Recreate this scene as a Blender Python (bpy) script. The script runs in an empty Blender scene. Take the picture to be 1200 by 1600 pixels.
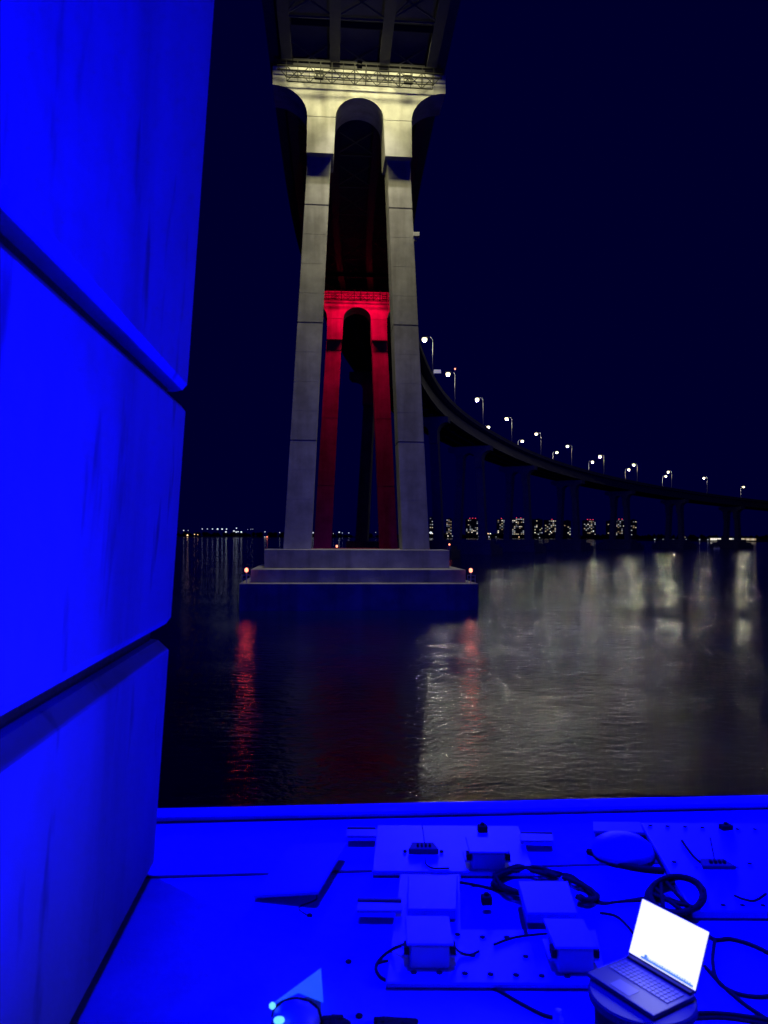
import bpy, bmesh, math, random
from mathutils import Vector, Matrix
random.seed(7)
R = math.radians
S = bpy.context.scene
COL = S.collection

# ------------------------------------------------------------------ camera, sky, exposure
CAM_Z = 6.8
cd = bpy.data.cameras.new('camera'); cam = bpy.data.objects.new('camera', cd); COL.objects.link(cam)
cam.location = (0, 0, CAM_Z)
cam.matrix_world = Matrix.Translation((0, 0, CAM_Z)) @ Matrix.Rotation(R(90), 4, 'X') @ Matrix.Rotation(R(0.3), 4, 'Z')
cd.sensor_fit = 'VERTICAL'; cd.sensor_height = 36; cd.lens = 27
cd.shift_y = 37 / 1600
cd.dof.use_dof = True; cd.dof.focus_distance = 90; cd.dof.aperture_fstop = 4.5
cd.clip_start = 0.05; cd.clip_end = 20000
S.camera = cam
W = bpy.data.worlds.new('World'); S.world = W; W.use_nodes = True
bg = W.node_tree.nodes['Background']
bg.inputs['Color'].default_value = (0.0, 0.0, 1.0, 1); bg.inputs['Strength'].default_value = 0.022
S.view_settings.view_transform = 'Standard'; S.view_settings.look = 'None'
S.view_settings.exposure = 0; S.view_settings.gamma = 1
S.render.engine = 'CYCLES'
S.cycles.use_denoising = True
S.cycles.sample_clamp_direct = 0
S.cycles.sample_clamp_indirect = 6
S.cycles.max_bounces = 5
S.cycles.use_light_tree = True

# ------------------------------------------------------------------ helpers
def tag(o, label=None, cat=None, group=None, kind=None):
    if label: o['label'] = label
    if cat: o['category'] = cat
    if group: o['group'] = group
    if kind: o['kind'] = kind
    return o

def empty(name, loc=(0, 0, 0), rz=0, label=None, cat=None, group=None):
    o = bpy.data.objects.new(name, None); COL.objects.link(o)
    o.location = loc; o.rotation_euler = (0, 0, rz); o.empty_display_size = 0.2
    return tag(o, label, cat, group)

def link(name, me, mat, parent=None, loc=None):
    if mat is not None and len(me.materials) == 0: me.materials.append(mat)
    o = bpy.data.objects.new(name, me); COL.objects.link(o)
    if parent: o.parent = parent
    if loc: o.location = loc
    return o

class MB:
    """collects shapes for ONE mesh"""
    def __init__(s): s.v = []; s.f = []; s.smooth = False
    def add(s, vs, fs):
        n = len(s.v); s.v += [tuple(v) for v in vs]; s.f += [tuple(i + n for i in f) for f in fs]; return s
    def box(s, c, d, rz=0):
        x, y, z = c; a, b, h = d[0] / 2, d[1] / 2, d[2] / 2
        co, si = math.cos(rz), math.sin(rz); vs = []
        for k in (-h, h):
            for i, j in ((-a, -b), (a, -b), (a, b), (-a, b)):
                vs.append((x + i * co - j * si, y + i * si + j * co, z + k))
        return s.add(vs, [(3, 2, 1, 0), (4, 5, 6, 7), (0, 1, 5, 4), (1, 2, 6, 5), (2, 3, 7, 6), (3, 0, 4, 7)])
    def prism(s, poly, z0, z1):
        n = len(poly)
        vs = [(p[0], p[1], z0) for p in poly] + [(p[0], p[1], z1) for p in poly]
        fs = [tuple(range(n - 1, -1, -1)), tuple(range(n, 2 * n))]
        fs += [(i, (i + 1) % n, n + (i + 1) % n, n + i) for i in range(n)]
        return s.add(vs, fs)
    def bar(s, a, b, r, n=4, r2=None):
        return s.tube([a, b], [r, r if r2 is None else r2], n)
    def tube(s, pts, r, n=6):
        pts = [Vector(p) for p in pts]; m = len(pts)
        if not isinstance(r, (list, tuple)): r = [r] * m
        vs = []; up = None
        for i, p in enumerate(pts):
            t = (pts[min(i + 1, m - 1)] - pts[max(i - 1, 0)]).normalized()
            if up is None:
                up = Vector((0, 0, 1)) if abs(t.z) < 0.9 else Vector((0, 1, 0))
            e1 = t.cross(up).normalized(); e2 = e1.cross(t).normalized(); up = e2
            for k in range(n):
                q = 2 * math.pi * (k + 0.5) / n
                vs.append(p + (e1 * math.cos(q) + e2 * math.sin(q)) * r[i])
        fs = [(i * n + k, i * n + (k + 1) % n, (i + 1) * n + (k + 1) % n, (i + 1) * n + k) for i in range(m - 1) for k in range(n)]
        fs += [tuple(range(n - 1, -1, -1)), tuple((m - 1) * n + k for k in range(n))]
        return s.add(vs, fs)
    def lathe(s, prof, c=(0, 0, 0), n=24):
        vs = []; fs = []
        for r, z in prof:
            for k in range(n):
                q = 2 * math.pi * k / n
                vs.append((c[0] + r * math.cos(q), c[1] + r * math.sin(q), c[2] + z))
        m = len(prof)
        for i in range(m - 1):
            for k in range(n):
                fs.append((i * n + k, i * n + (k + 1) % n, (i + 1) * n + (k + 1) % n, (i + 1) * n + k))
        fs += [tuple(range(n - 1, -1, -1)), tuple((m - 1) * n + k for k in range(n))]
        return s.add(vs, fs)
    def mesh(s, name):
        me = bpy.data.meshes.new(name); me.from_pydata(s.v, [], s.f)
        bm = bmesh.new(); bm.from_mesh(me); bmesh.ops.recalc_face_normals(bm, faces=bm.faces); bm.to_mesh(me); bm.free()
        if s.smooth:
            for p in me.polygons: p.use_smooth = True
        return me
    def build(s, name, mat, parent=None, bevel=0, smooth=False):
        s.smooth = smooth
        o = link(name, s.mesh(name), mat, parent)
        if bevel:
            m = o.modifiers.new('b', 'BEVEL'); m.width = bevel; m.segments = 2; m.limit_method = 'ANGLE'; m.angle_limit = R(40)
        return o

def copy_thing(o, loc=None, rz=None, parent=None):
    c = o.copy(); COL.objects.link(c); c.parent = parent
    if loc is not None: c.location = loc
    if rz is not None: c.rotation_euler = (0, 0, rz)
    for ch in [x for x in S.objects if x.parent == o and x != c]: copy_thing(ch, parent=c)
    return c

# ------------------------------------------------------------------ materials
def mat(name, color, rough=0.7, metal=0.0, emit=None, es=0, noise=None, bump=0, scale=4, streak=False, spec=None, scuff=False):
    m = bpy.data.materials.new(name); m.use_nodes = True; nt = m.node_tree; n = nt.nodes; L = nt.links
    b = n['Principled BSDF']; b.inputs['Base Color'].default_value = (*color, 1)
    b.inputs['Roughness'].default_value = rough; b.inputs['Metallic'].default_value = metal
    if spec is not None: b.inputs['Specular IOR Level'].default_value = spec
    if emit and name != 'bright laptop screen': m.cycles.emission_sampling = 'NONE'
    if emit: b.inputs['Emission Color'].default_value = (*emit, 1); b.inputs['Emission Strength'].default_value = es
    if noise or bump:
        tc = n.new('ShaderNodeTexCoord'); mp = n.new('ShaderNodeMapping'); L.new(tc.outputs['Object'], mp.inputs[0])
        nz = n.new('ShaderNodeTexNoise'); nz.inputs['Scale'].default_value = scale; nz.inputs['Detail'].default_value = 8; nz.inputs['Roughness'].default_value = 0.6
        L.new(mp.outputs[0], nz.inputs[0])
        if noise:
            cr = n.new('ShaderNodeValToRGB'); L.new(nz.outputs[0], cr.inputs[0])
            cr.color_ramp.elements[0].position = 0.35; cr.color_ramp.elements[1].position = 0.68
            cr.color_ramp.elements[0].color = (*[c * (1 - noise) for c in color], 1)
            cr.color_ramp.elements[1].color = (*color, 1)
            out = cr.outputs[0]
            if streak:
                mp2 = n.new('ShaderNodeMapping'); mp2.inputs['Scale'].default_value = (1.0, 1.0, 0.09); L.new(tc.outputs['Object'], mp2.inputs[0])
                n2 = n.new('ShaderNodeTexNoise'); n2.inputs['Scale'].default_value = scale * 1.6; n2.inputs['Detail'].default_value = 6
                L.new(mp2.outputs[0], n2.inputs[0])
                c2 = n.new('ShaderNodeValToRGB'); L.new(n2.outputs[0], c2.inputs[0])
                c2.color_ramp.elements[0].position = 0.33; c2.color_ramp.elements[0].color = (0.62, 0.6, 0.57, 1)
                c2.color_ramp.elements[1].position = 0.52; c2.color_ramp.elements[1].color = (1, 1, 1, 1)
                mx = n.new('ShaderNodeMix'); mx.data_type = 'RGBA'; mx.blend_type = 'MULTIPLY'; mx.inputs[0].default_value = 0.8
                L.new(out, mx.inputs[6]); L.new(c2.outputs[0], mx.inputs[7]); out = mx.outputs[2]
            if scuff:   # dark scuffs and runs left on the concrete
                mp4 = n.new('ShaderNodeMapping'); mp4.inputs['Scale'].default_value = (1.0, 1.0, 0.26); mp4.inputs['Rotation'].default_value = (R(4), 0, 0); L.new(tc.outputs['Object'], mp4.inputs[0])
                n4 = n.new('ShaderNodeTexNoise'); n4.inputs['Scale'].default_value = 5.5; n4.inputs['Detail'].default_value = 3; L.new(mp4.outputs[0], n4.inputs[0])
                c4 = n.new('ShaderNodeValToRGB'); L.new(n4.outputs[0], c4.inputs[0])
                c4.color_ramp.elements[0].position = 0.62; c4.color_ramp.elements[0].color = (1, 1, 1, 1)
                c4.color_ramp.elements[1].position = 0.74; c4.color_ramp.elements[1].color = (0.4, 0.4, 0.4, 1)
                m4 = n.new('ShaderNodeMix'); m4.data_type = 'RGBA'; m4.blend_type = 'MULTIPLY'; m4.inputs[0].default_value = 1.0
                L.new(out, m4.inputs[6]); L.new(c4.outputs[0], m4.inputs[7]); out = m4.outputs[2]
            L.new(out, b.inputs['Base Color'])
        if bump:
            n3 = n.new('ShaderNodeTexNoise'); n3.inputs['Scale'].default_value = scale * 6; n3.inputs['Detail'].default_value = 6; L.new(mp.outputs[0], n3.inputs[0])
            bp = n.new('ShaderNodeBump'); bp.inputs['Strength'].default_value = bump; bp.inputs['Distance'].default_value = 0.02
            L.new(n3.outputs[0], bp.inputs['Height']); L.new(bp.outputs[0], b.inputs['Normal'])
    return m

M = {}
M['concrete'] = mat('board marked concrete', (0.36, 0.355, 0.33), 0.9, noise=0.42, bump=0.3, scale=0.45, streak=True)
M['near_concrete'] = mat('concrete with blue light tint', (0.16, 0.18, 0.45), 0.85, noise=0.2, bump=0.35, scale=1.1, streak=True, scuff=True)  # blue of the floodlights put into the base colour of the leg
M['floor'] = mat('floor with blue light tint', (0.14, 0.16, 0.42), 0.85, noise=0.22, bump=0.3, scale=2.2)  # same blue light tint in the floor colour
M['groove'] = mat('dark joint mortar', (0.07, 0.065, 0.06), 0.95, noise=0.3, bump=0.5, scale=8)
M['steel'] = mat('painted bridge steel', (0.05, 0.05, 0.055), 0.7, noise=0.25, scale=1.5)
M['steel_light'] = mat('pale galvanised steel', (0.45, 0.45, 0.43), 0.5)
M['truss'] = mat('dark truss steel', (0.012, 0.012, 0.012), 0.9, spec=0.1)
M['pole'] = mat('weathered lamp pole', (0.06, 0.06, 0.06), 0.7)
M['shaded'] = mat('shaded parapet', (0.022, 0.022, 0.026), 0.95)  # shade put into the colour, keeps lamp light off the fascia
M['soffit'] = mat('shaded deck concrete', (0.05, 0.05, 0.075), 0.95, noise=0.3, scale=0.6)  # concrete with shade put into its colour, for deck and far piers
M['asphalt'] = mat('asphalt', (0.05, 0.05, 0.05), 0.9)
M['metal'] = mat('plate with blue light tint', (0.13, 0.15, 0.48), 0.45, noise=0.08, scale=9)  # plate colour carries the blue of the light
M['metal2'] = mat('housing with blue light tint', (0.13, 0.15, 0.42), 0.5, noise=0.15, scale=9)  # housing colour carries the blue light as well
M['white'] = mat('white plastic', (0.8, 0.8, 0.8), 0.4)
M['board'] = mat('foam board with blue light tint', (0.14, 0.16, 0.5), 0.6)  # board colour tinted with the blue light
M['black'] = mat('black rubber', (0.01, 0.01, 0.01), 0.8, spec=0.15)
M['black_matt'] = mat('black plastic', (0.012, 0.012, 0.012), 0.7)
M['key'] = mat('grey keycap', (0.08, 0.09, 0.11), 0.5)
M['laptop'] = mat('dark grey laptop shell', (0.035, 0.04, 0.048), 0.5)
M['lamp_glow'] = mat('lit sodium lamp lens', (1, 1, 1), 0.5, emit=(1.0, 0.86, 0.46), es=2.8)
M['red_glow'] = mat('lit red marker lens', (1, 0.1, 0.05), 0.5, emit=(1.0, 0.24, 0.14), es=3.5)
M['screen'] = mat('bright laptop screen', (1, 1, 1), 0.4, emit=(0.93, 0.97, 1.0), es=1.2)
M['taskbar'] = mat('blue screen icons', (0.1, 0.2, 0.5), 0.4, emit=(0.12, 0.3, 0.75), es=0.8)
M['cyan'] = mat('pale cyan plastic', (0.03, 0.12, 0.4), 0.3, emit=(0.01, 0.09, 1.0), es=0.8)
M['cyan_hot'] = mat('bright cyan lens', (0.6, 0.9, 1), 0.3, emit=(0.15, 0.65, 1.0), es=1.3)
M['tower'] = mat('tower wall', (0.12, 0.12, 0.13), 0.9, noise=0.3, scale=0.05)
M['land'] = mat('dark shore', (0.03, 0.03, 0.025), 1.0, noise=0.4, scale=0.02)
M['tree'] = mat('dark shore foliage', (0.03, 0.045, 0.02), 1.0)
for i, (c, s) in enumerate((((1, 0.85, 0.6), 0.9), ((0.85, 0.92, 1.0), 0.8), ((1, 0.7, 0.42), 0.5), ((0.75, 0.8, 1.0), 0.3), ((1, 0.93, 0.8), 1.8))):
    M['win%d' % i] = mat('lit window tone', (0.3, 0.3, 0.3), 0.5, emit=c, es=s * 0.6)
M['shore_white'] = mat('white shore lamp', (1, 1, 1), 0.5, emit=(0.85, 0.93, 1.0), es=0.95)
M['shore_warm'] = mat('warm shore lamp', (1, 1, 1), 0.5, emit=(1.0, 0.62, 0.3), es=2.5)
M['shore_dim'] = mat('dim shore lamp', (1, 1, 1), 0.5, emit=(0.8, 0.85, 1.0), es=0.7)

def water_mat():
    m = bpy.data.materials.new('bay water'); m.use_nodes = True; nt = m.node_tree; n = nt.nodes; L = nt.links
    b = n['Principled BSDF']; b.inputs['Base Color'].default_value = (0.003, 0.008, 0.06, 1)
    b.inputs['Roughness'].default_value = 0.09; b.inputs['IOR'].default_value = 1.33
    tc = n.new('ShaderNodeTexCoord')
    def nz(scale, det, rot, sx=1, sy=1):
        mp = n.new('ShaderNodeMapping'); mp.inputs['Rotation'].default_value = (0, 0, R(rot)); mp.inputs['Scale'].default_value = (sx, sy, 1)
        L.new(tc.outputs['Object'], mp.inputs[0])
        t = n.new('ShaderNodeTexNoise'); t.inputs['Scale'].default_value = scale; t.inputs['Detail'].default_value = det; t.inputs['Roughness'].default_value = 0.55
        L.new(mp.outputs[0], t.inputs[0]); return t.outputs[0]
    def math_(op, a, b_):
        q = n.new('ShaderNodeMath'); q.operation = op
        for i, s in enumerate((a, b_)):
            if isinstance(s, (int, float)): q.inputs[i].default_value = s
            else: L.new(s, q.inputs[i])
        return q.outputs[0]
    h = math_('MULTIPLY', nz(0.5, 2, 20, 1.0, 1.5), 0.05)
    h = math_('ADD', h, math_('MULTIPLY', nz(0.12, 2, 35), 0.2))
    h = math_('ADD', h, math_('MULTIPLY', nz(1.7, 5, -10, 0.8, 1.4), 0.11))
    # choppy bands where a breeze crosses
    band = n.new('ShaderNodeMapRange'); band.inputs[1].default_value = 0.50; band.inputs[2].default_value = 0.60; band.inputs[3].default_value = 0.0; band.inputs[4].default_value = 0.07
    L.new(nz(0.045, 2, 4, 0.5, 1.9), band.inputs[0])
    h = math_('ADD', h, math_('MULTIPLY', nz(3.4, 2, 30, 1.0, 1.1), band.outputs[0]))
    bp = n.new('ShaderNodeBump'); bp.inputs['Strength'].default_value = 1.0; bp.inputs['Distance'].default_value = 1.0
    L.new(h, bp.inputs['Height']); L.new(bp.outputs[0], b.inputs['Normal'])
    gust = nz(0.05, 3, 10, 0.5, 2.0)
    g2 = n.new('ShaderNodeMapRange'); g2.inputs[1].default_value = 0.4; g2.inputs[2].default_value = 0.62; g2.inputs[3].default_value = 0.42; g2.inputs[4].default_value = 0.95
    L.new(gust, g2.inputs[0]); L.new(g2.outputs[0], bp.inputs['Distance'])
    # calmer and rougher patches blown by the wind
    cr = n.new('ShaderNodeMapRange'); cr.inputs[1].default_value = 0.38; cr.inputs[2].default_value = 0.62; cr.inputs[3].default_value = 0.085; cr.inputs[4].default_value = 0.065
    L.new(gust, cr.inputs[0]); L.new(cr.outputs[0], b.inputs['Roughness'])
    return m
M['water'] = water_mat()

def light(name, kind, loc, energy, color, parent=None, aim=None, **kw):
    d = bpy.data.lights.new(name, kind); d.energy = energy; d.color = color
    for k, v in kw.items(): setattr(d, k, v)
    o = bpy.data.objects.new(name, d); COL.objects.link(o); o.location = loc
    if parent: o.parent = parent
    if aim is not None:
        o.rotation_euler = (Vector(aim) - Vector(loc)).to_track_quat('-Z', 'Y').to_euler()
    return o

# ------------------------------------------------------------------ bridge path
P = [(5, -22), (3.1, 2.0), (-2.75, 77), (-4.9, 133), (0, 187.5), (12, 242), (33, 295), (60.2, 346), (93.9, 393), (133.5, 435), (178.4, 472), (227.6, 503), (280, 527), (336, 545), (395, 558)]
PATH = []
for i in range(1, len(P) - 2):
    p0, p1, p2, p3 = [Vector(p) for p in P[i - 1:i + 3]]
    for k in range(40):
        t = k / 40
        PATH.append(0.5 * (2 * p1 + (p2 - p0) * t + (2 * p0 - 5 * p1 + 4 * p2 - p3) * t * t + (3 * p1 - p0 - 3 * p2 + p3) * t ** 3))
d0 = (PATH[1] - PATH[0]).normalized()
PATH = [PATH[0] - d0 * 26] + PATH
ARC = [-26.0]
for a, b in zip(PATH, PATH[1:]): ARC.append(ARC[-1] + (b - a).length)
def at_s(s):
    for i in range(len(ARC) - 1):
        if ARC[i + 1] >= s or i == len(ARC) - 2:
            t = (s - ARC[i]) / (ARC[i + 1] - ARC[i]); p = PATH[i].lerp(PATH[i + 1], t)
            a, b = PATH[max(i - 1, 0)], PATH[min(i + 2, len(PATH) - 1)]
            d = (b - a).normalized(); return p, d
def deck_z(s): return 56.6 - 0.049 * (s - 76)

# ------------------------------------------------------------------ water and far shores
w = MB(); w.add([(-9000, -3000, 0), (9000, -3000, 0), (9000, 12000, 0), (-9000, 12000, 0)], [(0, 1, 2, 3)])
tag(w.build('bay_water', M['water']), 'dark rippled bay water reflecting the bridge lamps', kind='structure')
def shore(name, pts, z):
    m = MB(); n = len(pts)
    top = []; base = []
    for x, y in pts: base.append((x, y, -0.5)); top.append((x, y + 6, z))
    back = [(x, y + 900, z) for x, y in pts]
    m.add(base + top + back, [(i, i + 1, n + i + 1, n + i) for i in range(n - 1)] + [(n + i, n + i + 1, 2 * n + i + 1, 2 * n + i) for i in range(n - 1)])
    return tag(m.build(name, M['land']), kind='structure')
shore('far_shore', [(-2600, 2250), (-900, 2300), (-300, 2700), (60, 2600), (700, 2560), (1300, 2500), (2200, 2100)], 2.0)
shore('near_right_shore', [(480, 1250), (560, 1240), (760, 1220), (1300, 1150)], 1.2)

# ------------------------------------------------------------------ bridge piers
def ring_stack(m, levels, fx, hy, c=0.05, x_c=0):
    """levels: (z, inset); fx(z)->(x0,x1); adds a chamfer-cornered column"""
    rings = []
    for z, ins in levels:
        a, b = fx(z); a += ins; b -= ins; h = hy - ins
        rings.append([(a + c, -h, z), (b - c, -h, z), (b, -h + c, z), (b, h - c, z), (b - c, h, z), (a + c, h, z), (a, h - c, z), (a, -h + c, z)])
    vs = [p for r_ in rings for p in r_]; fs = []
    for i in range(len(rings) - 1):
        for k in range(8): fs.append((i * 8 + k, i * 8 + (k + 1) % 8, (i + 1) * 8 + (k + 1) % 8, (i + 1) * 8 + k))
    fs += [tuple(range(7, -1, -1)), tuple((len(rings) - 1) * 8 + k for k in range(8))]
    return m.add(vs, fs)

STEP = 0.9
def make_pier(cx, cy, rz, zt, zf, label, slope=0.044, detail=True, blocks=False, bi=4.2, far=False, tier_hy=2.8, parts=True):
    t = empty('bridge_pier', (cx, cy, 0), rz, label, 'bridge pier', 'concrete piers carrying the bridge')
    zs = zt - 7.8
    CM = M['soffit'] if far and cy > 200 else M['concrete']  # far piers take the concrete darkened to look unlit
    so = 0.056
    bo = 7.25 if not far else 5.1 + so * (zs - zf)
    if far: bi = 2.6 + slope * (zs - zf)
    # cap
    def half():
        pts = [(8.45, zt + 0.4), (8.45, zt - 1.4)]
        for k in range(1, 13):
            q = math.pi / 2 * k / 12; pts.append((8.45 - 3.35 * math.sin(q), zt - 4.25 + 2.85 * math.cos(q)))
        pts += [(2.35, zt - 4.25)]
        for k in range(1, 10):
            q = math.pi / 2 * k / 10; pts.append((2.35 * math.cos(q), zt - 4.25 + 2.0 * math.sin(q)))
        return pts
    h = half(); outline = h + [(0, zt - 2.25)] + [(-x, z) for x, z in reversed(h)]
    n = len(outline); m = MB()
    m.add([(x, -2, z) for x, z in outline] + [(x, 2, z) for x, z in outline],
          [tuple(range(n)), tuple(range(2 * n - 1, n - 1, -1))] + [(i, (i + 1) % n, n + (i + 1) % n, n + i) for i in range(n)])
    me = m.mesh('cap'); bm = bmesh.new(); bm.from_mesh(me)
    bmesh.ops.triangulate(bm, faces=[f for f in bm.faces if len(f.verts) > 4]); bm.to_mesh(me); bm.free()
    link('pier_cap', me, CM, t)
    for s in (-1, 1):
        m = MB()
        xs = lambda z: sorted((s * (2.35 + 0.05 * (zt - 4.31 - z)), s * (5.1 + 0.015 * (zt - 4.31 - z))))
        a, b = xs(zt - 4.31); a2, b2 = xs(zs)
        m.add([(a, -2, zt - 4.31), (b, -2, zt - 4.31), (b, 2, zt - 4.31), (a, 2, zt - 4.31), (a2, -2, zs), (b2, -2, zs), (b2, 2, zs), (a2, 2, zs)],
              [(0, 1, 2, 3), (7, 6, 5, 4), (0, 4, 5, 1), (1, 5, 6, 2), (2, 6, 7, 3), (3, 7, 4, 0)])
        m.build('leg_head', CM, t)
        c_ = MB(); c_.box((s * 3.75, 0, zt - 4.28), (2.5, 3.8, 0.1)); c_.build('joint_filler', M['groove'], t)
        # shaft
        fx = lambda z: sorted((s * (bi - slope * (z - zf)), s * (bo - so * (z - zf) + (0.0))))
        if blocks and s == -1:
            zz = [0, 1.22, 2.38, 5.6, 8.8, 12.0, 15.2, 18.4, 21.6, 24.8, 28.0, 31.2, 34.4, zs - zf]
            core = MB(); ring_stack(core, [(zf, 0.08), (zs, 0.08)], fx, 2.0, 0.04); core.build('leg_core', M['groove'], t)
            for i in range(len(zz) - 1):
                z0 = zf + zz[i] + 0.035; z1 = zf + zz[i + 1] - 0.035
                if i == 1: z0 += 0.0
                lv = [(z0, 0.09), (z0 + 0.003, 0.018), (z0 + (0.035 if i != 1 else 0.035), 0.0), (z1 - (0.06 if i == 0 else 0.03), 0.0), (z1 - 0.004, 0.045 if i == 0 else 0.02), (z1, 0.09)]
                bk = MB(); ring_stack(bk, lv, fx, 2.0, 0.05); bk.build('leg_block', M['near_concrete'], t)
        else:
            m = MB(); lv = [(zf, 0)]; z = zf + 2.0; k = 0
            step_ = 2.9
            while z < zs - 1 and detail:
                big = (k % 4 == 3)
                g, d_ = (0.07, 0.07) if big else (0.014, 0.012)
                lv += [(z - g, 0), (z - g + 0.004, d_), (z + g - 0.004, d_), (z + g, 0)]
                z += step_; k += 1
            lv.append((zs, 0))
            ring_stack(m, lv, fx, 2.0 - STEP / 2, 0.05)
            m.v = [(x, y + STEP / 2, z) for x, y, z in m.v]
            m.build('leg', CM, t)
    mt = M['floor'] if blocks else CM
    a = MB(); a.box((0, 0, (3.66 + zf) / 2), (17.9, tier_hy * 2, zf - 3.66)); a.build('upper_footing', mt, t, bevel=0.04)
    a = MB(); a.box((0, 0, (2.46 + 3.66) / 2 - 0.01), (19.9, 12, 1.2)); a.build('middle_footing', CM, t, bevel=0.04)
    a = MB(); a.box((0, 0, 0.21), (21.66, 15, 4.48)); a.build('lower_footing', CM, t, bevel=0.05)
    return t

ANG = R(4.4)
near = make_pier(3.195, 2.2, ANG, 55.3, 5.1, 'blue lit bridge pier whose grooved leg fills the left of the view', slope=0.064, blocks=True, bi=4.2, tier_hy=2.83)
near['category'] = 'bridge pier'
# joint in the near footing beyond the leg
j = MB(); j.box((0, 1.93, 5.105), (17.6, 0.022, 0.004)); j.build('floor_joint', M['groove'], near)
j = MB(); j.box((0, 2.73, 5.125), (17.9, 0.16, 0.03)); j.build('footing_kerb', M['floor'], near, bevel=0.012)

names = {2: 'tall pale lit bridge pier on stepped footing in the middle of the view',
         3: 'red lit bridge pier seen between the legs of the pale lit pier',
         4: 'unlit bridge pier directly behind the red lit pier',
         5: 'unlit bridge pier just right of the pale lit pier, red marker at its foot',
         6: 'unlit bridge pier under the third lamp where the deck starts to curve',
         7: 'unlit bridge pier above the wide lit tower, mid curve',
         8: 'unlit bridge pier under the curved deck at the fourth pair of lamps',
         9: 'unlit bridge pier left of the two rightmost piers in view',
         10: 'unlit bridge pier second from the right of the view',
         11: 'unlit bridge pier at the far right standing before the lit waterfront',
         12: 'unlit bridge pier beyond the right edge of the view'}
PIERS = {}
for i in range(2, 13):
    x, y = P[i]; best = min(range(len(PATH)), key=lambda k: (PATH[k] - Vector((x, y))).length); s = ARC[best]
    _, d = at_s(s); rz = math.atan2(d.y, d.x) - math.pi / 2
    if i == 2: rz = R(4.8)
    if i == 3: rz = R(4.0)
    zt = 51.8 if i == 2 else (48.0 if i == 3 else deck_z(s) - 5.0)
    PIERS[i] = (make_pier(x, y, rz, zt, 4.6 if i == 3 else 5.42, names[i], detail=i < 4, far=i > 3, bi=4.5 if i == 2 else 4.2, slope=0.0445), x, y, rz, zt)

# ------------------------------------------------------------------ deck
deck = empty('bridge_deck', (0, 0, 0), 0, 'long dark bridge deck curving away to the right on tall piers', 'bridge deck')
def sweep(name, prof, mt, s0=-26, s1=660, step=6, parent=None):
    """prof: closed list of (offset to the right, z below deck top)"""
    m = MB(); n = len(prof); k = int((s1 - s0) / step); vs = []
    for i in range(k + 1):
        s = s0 + (s1 - s0) * i / k; p, d = at_s(s); nx, ny = d.y, -d.x; z = deck_z(s)
        for o, dz in prof: vs.append((p.x + nx * o, p.y + ny * o, z + dz))
    fs = [(i * n + q, i * n + (q + 1) % n, (i + 1) * n + (q + 1) % n, (i + 1) * n + q) for i in range(k) for q in range(n)]
    fs += [tuple(range(n)), tuple(range(k * n + n - 1, k * n - 1, -1))]
    m.add(vs, fs); return m.build(name, mt, parent)
sweep('road_slab', [(-9.2, -0.02), (9.2, -0.02), (9.2, -0.45), (8.0, -0.75), (-8.0, -0.75), (-9.2, -0.45)], M['soffit'], parent=deck)
for o in (-1, 1):
    sweep('parapet', [(o * 9.2, 0.0), (o * 9.2, 0.85), (o * 8.95, 0.85), (o * 8.8, 0.0)], M['shaded'], parent=deck)
for o in (-7.0, -2.4, 2.4, 7.0):
    sweep('girder', [(o - 0.5, -4.3), (o + 0.5, -4.3), (o + 0.5, -4.22), (o + 0.06, -4.22), (o + 0.06, -0.8), (o + 0.35, -0.8), (o + 0.35, -0.76), (o - 0.35, -0.76), (o - 0.35, -0.8), (o - 0.06, -0.8), (o - 0.06, -4.22), (o - 0.5, -4.22)], M['steel'], parent=deck)
s = -8
while s < 320:
    p, d = at_s(s); z = deck_z(s)
    def q(o, dz): return (p.x + d.y * o, p.y - d.x * o, z + dz)
    for a, b in ((-7, -2.4), (-2.4, 2.4), (2.4, 7)):
        m = MB(); m.bar(q(a, -4.0), q(b, -1.0), 0.09); m.bar(q(b, -4.0), q(a, -1.0), 0.09); m.bar(q(a, -4.05), q(b, -4.05), 0.1)
        m.build('cross_frame', M['steel'], deck)
    s += 7.5
# diagonal wind bracing between the girders
s = -8; k = 0
while s < 140:
    p, d = at_s(s); p2, d2 = at_s(s + 7.5); z, z2 = deck_z(s), deck_z(s + 7.5)
    for a, b in (((-7, -2.4), (2.4, 7)) if not 60 < s < 80 else ()):
        if k % 2: a, b = b, a
        m = MB(); m.bar((p.x + d.y * a, p.y - d.x * a, z - 4.1), (p2.x + d2.y * b, p2.y - d2.x * b, z2 - 4.1), 0.08); m.build('wind_brace', M['steel'], deck)
    s += 7.5; k += 1
for i in (2, 3):
    t, x, y, rz, zt = PIERS[i]
    co, si = math.cos(rz), math.sin(rz)
    for lx in ((-4.7, -1.25, 1.25, 4.7) if i == 2 else ()):
        wv = 3.6 if abs(lx) > 3 else 2.0
        m = MB(); ly = -1.2; m.box((x + lx * co - ly * si, y + lx * si + ly * co, zt + 1.1), (wv, 0.12, 1.25), rz); m.build('end_diaphragm', M['steel'], deck)
    for lx in (-7, -2.4, 2.4, 7):
        m = MB(); m.box((x + lx * co, y + lx * si, zt + 0.5), (1.0, 1.2, 0.3), rz); m.build('bearing', M['steel'], deck)

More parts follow.
